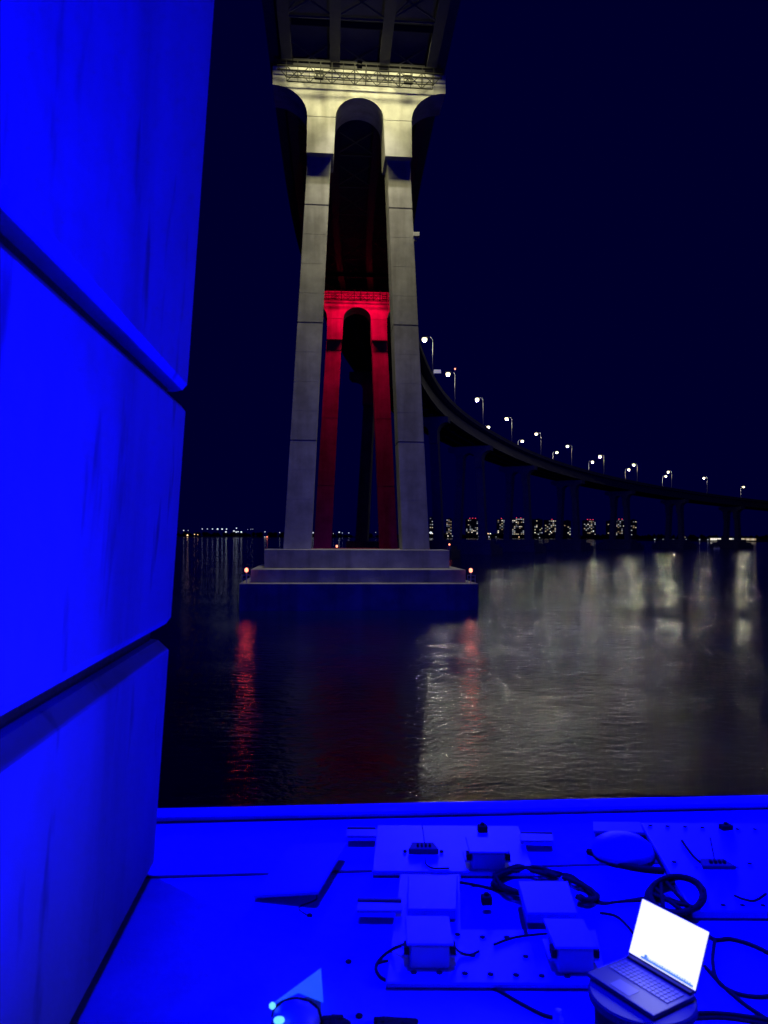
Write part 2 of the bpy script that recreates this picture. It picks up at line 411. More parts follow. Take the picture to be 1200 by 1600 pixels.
# ------------------------------------------------------------------ inspection truss in front of a cap
def make_truss(t):
    root = empty('inspection_truss', label='dark lattice access truss hung across the top of the pale lit pier', cat='truss', group='access trusses under the deck')
    zt = 51.8; zl, zu = zt - 1.28, zt - 0.18
    nx = 13; xs = [-7.1 + 14.2 * i / nx for i in range(nx + 1)]
    for y in (-2.45, -3.15):
        m = MB(); m.bar((xs[0], y, zl), (xs[-1], y, zl), 0.06); m.build('chord', M['truss'], root)
        m = MB(); m.bar((xs[0] - 0.9, y, zu), (xs[-1] + 0.9, y, zu), 0.07); m.build('chord', M['truss'], root)
        for i, x in enumerate(xs):
            big = i in (3, 4, 6, 7, 10)
            m = MB(); m.bar((x, y, zl), (x, y, zu + 0.5), 0.075 if big else 0.035); m.build('post', M['truss'], root)
        for i in range(nx):
            a, b = (xs[i], xs[i + 1]) if (i + (y < -3)) % 2 else (xs[i + 1], xs[i])
            m = MB(); m.bar((a, y, zu), (b, y, zl), 0.04); m.build('brace', M['truss'], root)
    for a, b in ((xs[0] - 0.9, xs[0]), (xs[-1] + 0.9, xs[-1])):
        m = MB(); m.bar((a, -3.15, zu), (b, -3.15, zl), 0.04); m.build('brace', M['truss'], root)
    m = MB(); m.box((0, -2.95, zu + 0.55), (16.0, 0.35, 0.05)); m.build('walkway', M['truss'], root)
    for x in (-4.0, 4.6):
        m = MB()
        for zz in (0.15, 0.45, 0.75): m.box((x, -3.2, zl + zz), (0.85, 0.1, 0.07))
        m.box((x, -3.2, zl + 0.02), (0.85, 0.35, 0.13))
        for dx in (-0.4, 0.4): m.box((x + dx, -3.2, zl + 0.5), (0.06, 0.1, 1.0))
        m.build('ladder_cage', M['truss'], root)
    return root
t2, x2, y2, r2, zt2 = PIERS[2]; t3, x3, y3, r3, zt3 = PIERS[3]
tr = make_truss(t2); tr.location = (x2, y2, 0); tr.rotation_euler = (0, 0, r2)
tr2 = copy_thing(tr, (x3, y3, zt3 - zt2), r3); tr2['label'] = 'dark access truss hung across the top of the red lit pier'
for ch in [x for x in S.objects if x.parent == tr2 and x.name.split('.')[0] in ('rail', 'rail_post', 'walkway')]: bpy.data.objects.remove(ch)

# wash lights of the piers: a row of floodlights under the deck, shining down the face
def wash(pier, color, strip, lower, label_word, low_color, tilt=40, low_z=8, cone=48):
    t, x, y, rz, zt = pier
    co, si = math.cos(rz), math.sin(rz)
    def wld(lx, ly, z): return (x + lx * co - ly * si, y + lx * si + ly * co, z)
    fx = empty('floodlight_row', wld(0, -6.2, zt + 1.6), rz, 'row of hooded floodlights under the deck before the %s lit pier' % label_word, 'floodlight')
    m = MB(); m.box((0, -0.3, 0.3), (13.0, 0.5, 0.2)); m.box((0, -0.5, 0.05), (13.0, 0.1, 0.5)); m.build('hood', M['truss'], fx)
    a = light('wash_light', 'AREA', wld(0, -6.2, zt + 1.7), strip, color, shape='RECTANGLE', size=12.0, size_y=1.0, spread=R(110))
    a.rotation_euler = (R(tilt), 0, rz)
    for s in (-1, 1):
        light('leg_light', 'SPOT', wld(s * 1.2, -5.2, zt + 1.5), lower, low_color, aim=wld(s * 4.4, -1.0, low_z), spot_size=R(cone), spot_blend=1.0, shadow_soft_size=0.15)
    return fx
wash(PIERS[2], (1.0, 0.93, 0.46), 2100, 17000, 'pale', (1.0, 0.93, 0.76))
wash(PIERS[3], (1.0, 0.0, 0.045), 1700, 3600, 'red', (1.0, 0.0, 0.06), 30, 24, 46)

# ------------------------------------------------------------------ street lamps
def make_lamp():
    root = empty('street_lamp', label='x', cat='street lamp', group='street lamps along the bridge deck')
    m = MB(); m.tube([(0, 0, 0), (0, 0, 4), (0, 0, 9.6)], [0.14, 0.11, 0.085], 8); m.build('pole', M['pole'], root, smooth=True)
    pts = [(0, 0, 9.6), (-0.05, 0, 10.3), (-0.4, 0, 10.8), (-1.0, 0, 11.05), (-1.9, 0, 11.1)]
    m = MB(); m.tube(pts, [0.085, 0.08, 0.07, 0.065, 0.06], 8); m.build('arm', M['pole'], root, smooth=True)
    m = MB(); m.box((0, 0, 0.2), (0.4, 0.4, 0.4)); m.build('base', M['concrete'], root)
    hd = MB(); hd.lathe([(0.02, 0.42), (0.3, 0.36), (0.46, 0.2), (0.5, 0.06), (0.44, 0.05)], (-2.3, 0, 10.83), 14); hd.build('lamp_head', M['pole'], root, smooth=True)
    ln = MB(); ln.lathe([(0.45, 0.05), (0.68, -0.12), (0.76, -0.42), (0.62, -0.8), (0.3, -1.0), (0.05, -1.05)], (-2.3, 0, 10.85), 14); ln.build('lamp_lens', M['lamp_glow'], root, smooth=True)
    light('bulb', 'POINT', (-2.3, 0, 9.4), LAMP_W, (1.0, 0.94, 0.8), parent=root, shadow_soft_size=0.25)
    return root
LAMP_W = 4000
lamp0 = make_lamp(); used = False
ordn = ['first', 'second', 'third', 'fourth', 'fifth', 'sixth', 'seventh', 'eighth', 'ninth', 'tenth', 'eleventh', 'twelfth', 'thirteenth']
def put_lamp(s, off, label):
    global used
    p, d = at_s(s); ps = Vector((p.x + d.y * off, p.y - d.x * off, deck_z(s) + 0.0))
    rz = math.atan2(-d.x, d.y)
    if off < 0: rz += math.pi
    o = lamp0 if not used else copy_thing(lamp0)
    used = True
    o.location = ps; o.rotation_euler = (0, 0, rz); o['label'] = label
for k in range(10):
    put_lamp(210.1 + 37.9 * k, 9.0, '%s lit street lamp from the pale pier along the near edge of the curving deck' % ordn[k])
for k in (0, 1, 2, 3, 4, 5, 7):
    put_lamp(338.5 + 38.6 * k, -9.0, '%s lit street lamp along the far edge of the deck, counted from the tall piers' % ordn[min(k, 6)])
put_lamp(172.2, 9.0, 'lit street lamp hidden behind the right leg of the pale pier')
put_lamp(134.3, 9.0, 'lit street lamp on the deck above the red lit pier')
# road sign panel and red beacon on the second lamp
p, d = at_s(212); b = Vector((p.x + d.y * 9.0, p.y - d.x * 9.0, deck_z(212)))
sg = empty('road_sign', b, 0, 'small pale road sign on a short post left of the second lamp', 'road sign')
m = MB(); m.bar((0, 0, 0), (0, 0, 2.4), 0.06); m.build('post', M['steel_light'], sg)
m = MB(); m.box((1.0, 0, 2.1), (2.0, 0.08, 1.0)); m.build('sign_panel', M['white'], sg)
p, d = at_s(248); b = Vector((p.x + d.y * 9.0, p.y - d.x * 9.0, deck_z(248)))
bc = empty('aviation_beacon', (b.x, b.y, b.z + 11.3), 0, 'red warning beacon on top of the second street lamp', 'beacon')
m = MB(); m.bar((0, 0, -0.1), (0, 0, 0.5), 0.05); m.build('stem', M['steel_light'], bc)
m = MB(); m.lathe([(0.1, 0.4), (0.24, 0.5), (0.24, 0.75), (0.1, 0.9)], n=12); m.build('red_lens', M['red_glow'], bc)
# box fixed to the right leg of the pale pier
eb = empty('junction_box', (0, 0, 0), 0, 'small pale box bracketed to the outer edge of the pale pier right leg', 'junction box')
eb.location = (x2 + 5.8, y2 - 0.9, 36.6)
m = MB(); m.box((0, 0, 0), (0.62, 0.6, 0.4)); m.build('box_body', M['steel_light'], eb, bevel=0.03)
m = MB(); m.box((-0.1, 0, -0.4), (0.3, 0.3, 0.35)); m.build('bracket', M['steel_light'], eb)

# ------------------------------------------------------------------ red navigation markers on the footings
def make_marker():
    root = empty('marker_light', label='x', cat='marker light', group='red marker lights on the pier footings')
    m = MB(); m.bar((0, 0, 0), (0, 0, 1.0), 0.05, 8); m.build('post', M['steel_light'], root)
    m = MB()
    for dx, dy in ((-.35, -.3), (.35, -.3)): m.bar((dx, dy, 0.0), (dx, dy, 0.75), 0.025)
    m.bar((-.35, -.3, 0.75), (.35, -.3, 0.75), 0.025); m.bar((-.35, -.3, 0.4), (.35, -.3, 0.4), 0.025); m.build('guard_rail', M['steel_light'], root)
    m = MB(); m.lathe([(0.06, 1.0), (0.15, 1.05), (0.16, 1.28), (0.06, 1.38)], n=12); m.build('red_lens', M['red_glow'], root)
    light('red_bulb', 'SPOT', (0, -0.25, 1.25), 42, (1.0, 0.05, 0.04), parent=root, aim=(0, -5, 0.75), spot_size=R(120), spot_blend=0.6, shadow_soft_size=0.12)
    return root
mk = make_marker(); first = True
for i, s, lab in ((2, -1, 'red marker light on the left corner of the pale pier footing'), (2, 1, 'red marker light on the right corner of the pale pier footing'),
                  (4, -1, 'tiny red marker light seen between the legs, left of centre'), (5, -1, 'tiny red marker light seen beside the right red leg'),
                  (5, 1, 'red marker light low over the water right of the pale pier')):
    t, x, y, rz, zt = PIERS[i]; co, si = math.cos(rz), math.sin(rz); lx, ly = s * 10.25, -6.9
    o = mk if first else copy_thing(mk); first = False
    o.location = (x + lx * co - ly * si, y + lx * si + ly * co, 2.45); o.rotation_euler = (0, 0, rz); o['label'] = lab
    if i > 2: o.scale = (1.5, 1.5, 1.5)

# ------------------------------------------------------------------ skyline
def tower(px0, px1, top, depth, seed, label, base=1.0, density=0.45, cols=None, tone=None, red=1):
    rnd = random.Random(seed)
    x0, x1 = (px0 - 600) / 1200 * depth, (px1 - 600) / 1200 * depth
    h = CAM_Z + (838 - top) / 1200 * depth
    wd = x1 - x0; t = empty('apartment_tower', ((x0 + x1) / 2, depth, base), 0, label, 'apartment tower', 'lit buildings on the far shore')
    m = MB(); m.box((0, 10, (h - base) / 2), (wd, 20, h - base)); m.build('wall', M['tower'], t)
    m = MB(); m.box((wd * 0.1, 10, h - base + 1.5), (wd * 0.3, 8, 3)); m.build('roof_house', M['tower'], t)
    fl = 5.2; nc = cols or max(2, int(wd / 6)); cw = wd / nc
    wm = [link_mesh_win(cw, k) for k in range(5)]
    z = 3.5 if h < 30 else 14
    while z < h - base - 2:
        for c in range(nc):
            if rnd.random() < density:
                k = rnd.choice([0, 0, 1, 1, 2, 3, 3, 4]) if tone is None else rnd.choice(tone)
                o = bpy.data.objects.new('window', wm[k]); COL.objects.link(o); o.parent = t
                o.location = (-wd / 2 + cw * (c + 0.5), -0.05, z)
        z += fl
    for k in range(red):
        m = MB(); m.box(((k + 0.5) / red * wd * 0.7 - wd * 0.3, 2, h - base + 2.2), (2.4, 2.4, 2.2)); m.build('roof_beacon', M['red_glow_far'], t)
    return t
WINC = {}
def link_mesh_win(cw, k):
    key = (round(cw, 1), k)
    if key not in WINC:
        m = MB(); m.box((0, 0, 0), (cw * 0.62, 0.3, 2.7)); me = m.mesh('window'); me.materials.append(M['win%d' % k]); WINC[key] = me
    return WINC[key]
M['red_glow_far'] = mat('small red roof lamp', (1, 0.1, 0.1), 0.5, emit=(1.0, 0.05, 0.12), es=1.4)
T = [(671, 683, 808, 0.62, 'white lit slab tower touching the right leg of the pale pier', 1),
     (697, 706, 811, 0.75, 'narrow warm lit tower between the first two dark pier legs', 0),
     (728, 747, 811, 0.42, 'pale lit tower with bright right edge and red roof lamps', 3),
     (777, 789, 811, 0.4, 'small dim tower left of the wide warm lit tower', 1),
     (800, 819, 810, 0.6, 'wide warm lit tower with two red roof lamps', 2),
     (832, 848, 811, 0.3, 'dim long block with a white lit left edge', 0),
     (851, 872, 812, 0.4, 'dim block with scattered white windows right of the long block', 1),
     (881, 892, 813, 0.3, 'small grey lit tower beyond the fourth pier', 0),
     (912, 931, 812, 0.5, 'grey lit tower with a bright white strip and three red lamps', 3),
     (949, 958, 813, 0.2, 'faint narrow tower left of the round lit tower', 0),
     (962, 976, 811, 0.55, 'softly lit tower with bright balconies and red lamps', 2),
     (985, 995, 811, 0.25, 'faint tower at the right end of the row of towers', 0)]
for i, (a, b, tp, den, lab, red) in enumerate(T): tower(a, b, tp, 2650 + 12 * i, i + 3, lab, density=den * 0.75, red=red)
# low lit waterfront
LW = [(1110, 1127, 838, 'bright white lit waterfront hall at the far right'), (1137, 1147, 838, 'small square lit building between the two waterfront halls'), (1156, 1182, 838, 'warm lit waterfront hall furthest to the right')]
for i, (a, b, tp, lab) in enumerate(LW):
    dpt = 1250; x0, x1 = (a - 600) / 1200 * dpt, (b - 600) / 1200 * dpt
    t = empty('waterfront_building', ((x0 + x1) / 2, dpt, 1.0), 0, lab, 'waterfront building', 'lit halls on the right shore')
    m = MB(); m.box((0, 6, 2.6), (x1 - x0 + 2, 10, 5.2)); m.build('wall', M['tower'], t)
    m = MB(); m.prism([(-(x1 - x0) / 2 - 2, 0), ((x1 - x0) / 2 + 2, 0), ((x1 - x0) / 2 + 2, 12), (-(x1 - x0) / 2 - 2, 12)], 5.3, 5.8); m.build('roof', M['tower'], t)
    nw = max(2, int((x1 - x0) / 2.6)); cw = (x1 - x0) / nw
    for k in range(nw):
        m = MB(); m.box((-(x1 - x0) / 2 + cw * (k + 0.5), 0.8, 2.9), (cw * 0.8, 0.3, 3.4)); m.build('window', M[('win4', 'win4', 'win0')[i] if k % 3 else ('win4', 'win1', 'win2')[i]], t)
# trees on the far shore: one dark mass
rt = random.Random(3); m = MB()
for k in range(420):
    x = rt.uniform(-900, 1500); d_ = 2590 - (x if x > 700 else 0) * 0.02 + rt.uniform(-10, 10); h = rt.uniform(8, 17)
    m.lathe([(0.5, 0), (4 + rt.random() * 5, h * 0.4), (5 + rt.random() * 5, h * 0.65), (1, h)], (x, d_, 0.5), 6)
tag(m.build('shore_trees', M['tree']), 'dark mass of trees along the far shore below the towers', 'trees', kind='stuff')

def shore_lamp(px, py, depth, size, mt, label, group):
    root = empty('shore_lamp', ((px - 600) / 1200 * depth, depth, 1.5), 0, label, 'shore lamp', group)
    h = max(1.5, CAM_Z + (838 - py) / 1200 * depth - 1.5)
    m = MB(); m.bar((0, 0, 0), (0, 0, h), 0.25, 5); m.build('pole', M['steel'], root)
    r = size / 1200 * depth
    m = MB(); m.lathe([(r * 0.25, -r * 0.8), (r, -r * 0.3), (r, r * 0.3), (r * 0.3, r * 0.8)], (0, -0.4, h), 8); m.build('lamp_head', mt, root)
    return root
LQ = [(287, 831.5, .9, 'shore_white'), (294, 831.5, .6, 'shore_dim'), (316, 829, 1.0, 'shore_dim'), (324, 829, .9, 'shore_dim'), (332, 829, 1.1, 'shore_dim'), (340, 829, 1.5, 'shore_white'),
      (347, 829, 1.3, 'shore_white'), (354, 829, 1.1, 'shore_white'), (353, 833.5, 1.4, 'shore_white'), (365.5, 832, 1.3, 'shore_white'), (369.5, 827.5, 1.0, 'shore_white'), (369, 833.5, 1.2, 'shore_white'),
      (372, 833, 1.0, 'shore_white'), (377, 833.5, 1.4, 'shore_white'), (387, 829.5, .5, 'shore_dim'), (392, 829, .5, 'shore_dim'), (395, 829, .5, 'shore_dim'), (293, 839, 1.3, 'shore_warm'), (304, 837.5, .7, 'shore_warm'), (309, 838, .6, 'shore_warm')]
pos = ['leftmost', 'second', 'third', 'fourth', 'fifth', 'sixth', 'seventh', 'eighth', 'ninth', 'tenth', 'eleventh', 'twelfth', 'thirteenth', 'fourteenth', 'fifteenth', 'sixteenth', 'seventeenth']
srt = sorted(range(17), key=lambda k: LQ[k][0])
for r_, k in enumerate(srt):
    px, py, sz, mt = LQ[k]; shore_lamp(px, py, 2230, sz, M[mt], '%s white lamp on a pole on the harbour quay, counted from the blue leg' % pos[r_], 'lamps on the harbour quay at the left')
for k, w_ in ((17, 'brightest warm lamp low on the quay beside the blue leg'), (18, 'middle of the three warm lamps low on the quay'), (19, 'right one of the three warm lamps low on the quay')):
    px, py, sz, mt = LQ[k]; shore_lamp(px, py, 2230, sz, M[mt], w_, 'warm lamps low on the quay')
# quay wall, pale
m = MB(); m.box((-490, 2224, 1.6), (250, 4, 3.2)); tag(m.build('harbour_quay', M['concrete']), 'low pale quay wall under the row of white lamps at the left', 'quay')
LM = [(414, 833, .9, 'shore_dim'), (437, 834, .8, 'shore_dim'), (489, 834, 1.3, 'shore_dim'), (521, 835, .5, 'shore_dim'), (530, 833, 1.1, 'shore_white'), (535, 834, .6, 'shore_dim'), (545, 834, .8, 'shore_dim'), (587, 833, .5, 'shore_dim'), (618, 833, 1.0, 'shore_dim'),
      (673, 833, 2.0, 'shore_white'), (678, 838, .8, 'shore_dim'), (700, 838, .9, 'win4'), (707, 838, .7, 'shore_dim'), (748, 838, .7, 'shore_dim'), (762, 834, 1.1, 'shore_warm'), (766, 834, 1.1, 'win4'), (764, 839, .9, 'shore_dim'), (775, 839, .5, 'shore_dim'),
      (811, 839, .6, 'shore_warm'), (843, 841, .7, 'shore_dim'), (860, 830, .8, 'shore_white'), (927, 829, .9, 'shore_white'), (984, 827, 1.0, 'shore_white'), (1023, 842, .9, 'shore_dim'), (1036, 842.5, .8, 'shore_white'), (1052, 842, .6, 'shore_dim'), (1070, 838, .8, 'win0'), (1072, 842.5, .7, 'shore_white'),
      (1093, 842, .9, 'shore_dim'), (1106, 842, .8, 'shore_dim'), (1155, 820, 1.1, 'shore_dim')]
words = {414: 'pale lamp on the shore left of the pale pier', 437: 'faint lamp beside the left leg of the pale pier'}
for k, (px, py, sz, mt) in enumerate(LM):
    if px < 480: lab = words[px]
    elif px < 625: lab = '%s small lamp on the far shore seen between the pale legs, from the left' % ordn[k - 2]
    elif px < 850: lab = '%s low lamp on the shore below the towers, counted from the pale pier' % ordn[k - 9]
    else: lab = '%s scattered lamp on the shore right of the long block of towers' % ordn[k - 20]
    shore_lamp(px, py, 1240 if px > 1015 else 2530, sz * 1.1, M[mt], lab, 'small lamps scattered along the far shore')

# boat with a red lamp at the left
bt = empty('moored_boat', ((416 - 600) / 1200 * 1500, 1500, 0), R(20), 'small moored boat with a red lamp left of the pale pier', 'boat')
m = MB(); m.prism([(-7, -1.8), (5, -2), (9, 0), (5, 2), (-7, 1.8)], -0.3, 1.3); m.build('hull', M['white'], bt)
m = MB(); m.box((-1, 0, 2.4), (5, 2.6, 2.2)); m.build('cabin', M['white'], bt)
m = MB(); m.bar((0, 0, 3.4), (0, 0, 8.5), 0.15); m.build('mast', M['steel_light'], bt)
m = MB(); m.lathe([(0.3, 0), (1.1, 0.5), (1.1, 1.4), (0.3, 1.9)], (1.5, -2, 2.4), 8); m.build('red_lamp', M['red_glow'], bt)
m = MB(); m.lathe([(0.3, 0), (0.9, 0.4), (0.9, 1.0), (0.3, 1.5)], (-3.5, -2, 2.4), 8); m.build('stern_lamp', M['shore_white'], bt)
# buoy at the right
by = empty('mooring_float', ((1120 - 600) / 1200 * 450, 450, 0), 0, 'small grey float on the water below the lit waterfront hall', 'float')
m = MB(); m.box((0, 0, 0.3), (3.0, 2.0, 1.0)); m.build('pontoon', M['steel_light'], by, bevel=0.1)
m = MB(); m.bar((-1.2, 0, 0.8), (-1.2, 0, 1.7), 0.08); m.bar((1.2, 0, 0.8), (1.2, 0, 1.7), 0.08); m.bar((-1.2, 0, 1.7), (1.2, 0, 1.7), 0.08); m.build('rail', M['steel_light'], by)

# ------------------------------------------------------------------ equipment on the near footing
ZF = 5.1
def F(px, py, h=0.0):
    """point of the footing floor (or of a level h above it) that stands at this place of the photograph"""
    d = (CAM_Z - ZF - h) * 1200 / (py - 838); return Vector(((px - 600) / 1200 * d, d, ZF + h))
def quad_slab(m, px4, h0, h1, hp=None):
    pts = [F(x, y, h1 if hp is None else hp) for x, y in px4]
    m.prism([(p.x, p.y) for p in pts], ZF + h0, ZF + h1); return m
def centre(px4, h=0): 
    ps = [F(x, y, h) for x, y in px4]; c = sum(ps, Vector()) / len(ps); return Vector((c.x, c.y, ZF))
def local_thing(name, c, label, cat, group=None): return empty(name, c, 0, label, cat, group)
def child(m, name, mt, root, **kw):
    """mesh built in world metres, re-based to its thing"""
    l = root.location; m.v = [(x - l.x, y - l.y, z - l.z) for x, y, z in m.v]
    return m.build(name, mt, root, **kw)

# loose board
q4 = [(398, 1394), (458, 1320), (545, 1330), (500, 1403)]
r = local_thing('foam_board', centre(q4, .05), 'pale square board lying tilted on the blue floor near the leg', 'board')
m = MB(); ps = [F(x, y, .05) for x, y in q4]; tilt = [.015, .03, .075, .06]
m.add([(p.x, p.y, ZF + t_) for p, t_ in zip(ps, tilt)] + [(p.x, p.y, ZF + t_ + 0.018) for p, t_ in zip(ps, tilt)],
      [(3, 2, 1, 0), (4, 5, 6, 7), (0, 1, 5, 4), (1, 2, 6, 5), (2, 3, 7, 6), (3, 0, 4, 7)])
child(m, 'panel', M['board'], r, bevel=0.003)

# large mounting plate with boxes
def plate(q4, h0, h1, label, name='mounting_plate', holes=(), mt='metal'):
    r = local_thing(name, centre(q4, h1), label, 'mounting plate')
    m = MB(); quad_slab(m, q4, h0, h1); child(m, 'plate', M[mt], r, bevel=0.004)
    for x, y in holes:
        p = F(x, y, h1); m = MB(); m.lathe([(0.010, -0.002), (0.013, 0.001), (0.013, 0.004), (0.004, 0.006)], (p.x, p.y, p.z), 8); child(m, 'bolt', M['black'], r)
    return r
plate([(584, 1362), (592, 1290), (812, 1290), (838, 1362)], 0.012, 0.035, 'wide pale metal plate at the far edge with a small dark device on it')
plate([(606, 1536), (628, 1366), (722, 1366), (724, 1452), (935, 1452), (955, 1536)], 0.01, 0.03, 'long bolted metal plate carrying the boxes in the middle of the floor',
      holes=[(650, 1521), (690, 1521), (730, 1522), (770, 1523), (810, 1524), (850, 1525), (890, 1526), (757, 1465), (795, 1465), (718, 1461), (742, 1494), (825, 1495)])
r = plate([(1085, 1421), (1003, 1284), (1290, 1284), (1360, 1421)], 0.01, 0.045, 'large bolted metal plate at the right edge of the floor',
      holes=[(1018, 1289), (1045, 1290), (1073, 1291), (1100, 1292), (1128, 1293), (1155, 1294), (1182, 1294), (1056, 1346), (1174, 1348), (1133, 1413), (1163, 1413), (1195, 1413)])
# cross rails
for q4, lab in (([(544, 1307), (544, 1297), (592, 1297), (590, 1307)], 'short dark rail end left of the wide far plate'),
                ([(816, 1313), (814, 1302), (866, 1303), (867, 1313)], 'short dark rail end right of the wide far plate'),
                ([(560, 1423), (562, 1411), (632, 1412), (631, 1423)], 'short dark rail end left of the middle box'),
                ([(929, 1297), (929, 1283), (1002, 1283), (1008, 1299)], 'short dark rail end touching the large right plate')):
    r = local_thing('rail_end', centre(q4, .05), lab, 'rail', 'rail ends sticking out from under the plates')
    m = MB(); quad_slab(m, q4, 0.045, 0.06); child(m, 'flange', M['metal2'], r)
    m = MB(); pa = F(q4[0][0], q4[0][1] + 1); pb = F(q4[3][0], q4[3][1] + 1)
    m.box(((pa.x + pb.x) / 2, pa.y + 0.02, ZF + 0.022), ((pb.x - pa.x) * 0.98, 0.02, 0.044)); child(m, 'web', M['steel'], r)

# power supply boxes (dark front faces)
def psu(px0, px1, ytop, ybot, ln, label, tabs=True):
    c0 = F((px0 + px1) / 2, ybot, 0.033); d = c0.y; w_ = (px1 - px0) / 1200 * d; H = (CAM_Z - ZF - 0.033) - (ytop - 838) * d / 1200
    r = local_thing('power_supply', Vector((c0.x, c0.y, ZF + 0.031)), label, 'power supply', 'power supply boxes on the plates')
    m = MB(); m.box((0, ln / 2 + 0.004, H / 2 - 0.006), (w_, ln, H - 0.014)); m.build('housing', M['steel_light'], r, bevel=0.006)
    m = MB(); m.box((0, ln / 2 + 0.008, H - 0.003), (w_ * 1.2, ln + 0.02, 0.010)); m.build('lid', M['metal'], r, bevel=0.003)
    for s in (-1, 1):
        m = MB(); m.box((s * w_ * 0.6, 0.03, H - 0.03), (w_ * 0.14, 0.05, 0.03)); m.build('cable_gland', M['black'], r)
        m = MB(); m.box((s * w_ * 0.62, ln / 2, 0.04), (w_ * 0.18, ln * 0.7, 0.012)); m.build('mounting_tab', M['metal'], r)
    return r
psu(645, 706, 1475, 1515, 0.20, 'box with a dark front left of the bolt row, nearest the laptop cable loop')
psu(741, 792, 1331, 1361, 0.17, 'box with a dark front standing on the wide far plate')
psu(876, 932, 1479, 1521, 0.20, 'box with a dark front just left of the laptop')
# raised trays
r = local_thing('equipment_tray', F(680, 1437), 'pale raised tray behind the left power supply with a shadowed slot', 'tray')
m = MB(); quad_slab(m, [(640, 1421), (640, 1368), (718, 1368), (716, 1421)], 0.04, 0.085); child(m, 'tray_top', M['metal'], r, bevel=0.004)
m = MB(); m.box((F(678, 1432).x, F(678, 1432).y + 0.05, ZF + 0.045), (0.2, 0.05, 0.03)); child(m, 'slot_block', M['black'], r)
r = local_thing('equipment_tray', F(862, 1440), 'pale raised tray between the cable bundle and the right power supply', 'tray')
m = MB(); quad_slab(m, [(826, 1426), (812, 1376), (890, 1376), (906, 1426)], 0.05, 0.095); child(m, 'tray_top', M['metal'], r, bevel=0.004)
m = MB(); pc = F(865, 1440); m.box((pc.x, pc.y + 0.03, ZF + 0.05), (0.18, 0.03, 0.05)); child(m, 'slot_block', M['steel'], r)
m = MB(); pa, pb = F(815, 1420, .03), F(826, 1463, .03); m.bar(pa, pb, 0.012); child(m, 'side_strap', M['black'], r)
# small dark blocks
for px, py, w_, lab in ((757, 1303, 0.055, 'small black block on the wide far plate'), (764, 1417, 0.05, 'small black block between tray and cable bundle'), (1139, 1300, 0.07, 'small black clamp near the top of the large right plate')):
    r = local_thing('black_block', F(px, py, .03), lab, 'block')
    r.location.z = ZF + 0.035
    m = MB(); m.box((0, 0.02, 0.018), (w_, 0.045, 0.04), 0.2 if px > 1100 else 0.05); m.build('block_body', M['black'], r, bevel=0.006)
    m = MB(); m.lathe([(0.012, 0.036), (0.012, 0.05), (0.006, 0.053)], (0, 0.02, 0), 8); m.build('knob', M['black'], r)
# small electronic devices with terminals and antenna
def device(px, py, w_, lab, cab):
    p = F(px, py, .03); r = local_thing('control_unit', Vector((p.x, p.y, ZF + 0.036)), lab, 'control unit', 'small control units on the plates')
    m = MB(); m.prism([(-w_ / 2, -0.03), (w_ / 2, -0.03), (w_ * 0.36, 0.06), (-w_ * 0.36, 0.06)], 0, 0.03); m.build('unit_body', M['steel'], r, bevel=0.005)
    for k in range(4):
        m = MB(); m.box((-w_ * 0.18 + k * w_ * 0.13, 0.0, 0.036), (w_ * 0.07, 0.02, 0.016)); m.build('terminal', M['black'], r)
    m = MB(); m.bar((0.01, 0.05, 0.02), (-0.005, 0.07, 0.13), 0.004); m.build('antenna', M['black'], r)
    for s in (-1, 1):
        m = MB(); m.lathe([(0.009, -0.002), (0.011, 0.008), (0.004, 0.012)], (s * w_ * 0.6, 0, 0.0), 8); m.build('foot', M['black'], r)
device(664, 1334, 0.16, 'small dark control unit on the wide far plate', None)
device(1123, 1358, 0.17, 'small dark control unit on the large right plate', None)

# cables
def cable(pts, r_, label, name='cable', h=None, mt='black', n=8, group=None):
    h = h if h is not None else r_
    P3 = [F(p[0], p[1], p[2] if len(p) > 2 else h) for p in pts]
    out = []
    ext = [P3[0] * 2 - P3[1]] + P3 + [P3[-1] * 2 - P3[-2]]
    for i in range(1, len(ext) - 2):
        a, b, c, d = ext[i - 1:i + 3]
        for k in range(7):
            t = k / 7; out.append(0.5 * (2 * b + (c - a) * t + (2 * a - 5 * b + 4 * c - d) * t * t + (3 * b - a - 3 * c + d) * t ** 3))
    out.append(P3[-1])
    m = MB(); m.tube(out, r_, n)
    c0 = sum(out, Vector()) / len(out); c0.z = ZF; m.v = [(x - c0.x, y - c0.y, z - c0.z) for x, y, z in m.v]
    o = m.build(name, M[mt], smooth=True); o.location = c0
    return tag(o, label, 'cable', group)
G = 'black cables lying on the blue floor'
cable([(634, 1477, .08), (615, 1485, .04), (597, 1500), (591, 1515), (604, 1531), (640, 1538), (690, 1535), (735, 1533), (775, 1544), (815, 1566), (850, 1584), (872, 1590)], 0.007, 'black cable looping left of the boxes and running down to the white bottle', group=G)
cable([(594, 1506), (610, 1502), (635, 1503)], 0.005, 'short thin cable stub inside the left loop', group=G)
cable([(620, 1534), (700, 1532), (800, 1534), (930, 1540)], 0.006, 'straight black cable along the near edge of the bolted plate', group=G)
cable([(722, 1379, .04), (745, 1383), (770, 1388), (790, 1392)], 0.008, 'short cable from the tray into the thick bundle', group=G)
cable([(792, 1332, .05), (810, 1341), (835, 1352), (860, 1364)], 0.004, 'thin cable from the far box to the thick bundle', group=G)
for k in range(3):
    cable([(868 - k * 4, 1364 + k), (900, 1369 + k), (935, 1406 + 2 * k), (980, 1407 - k), (1030, 1405 - k * 3), (1070, 1408)], 0.006 - k * 0.001, '%s of three cables running from the bundle to the coil' % ['thickest', 'middle', 'thinnest'][k], group=G)
cable([(940, 1425), (965, 1430), (985, 1447), (1000, 1470)], 0.006, 'cable going from the bundle to behind the laptop', group=G)
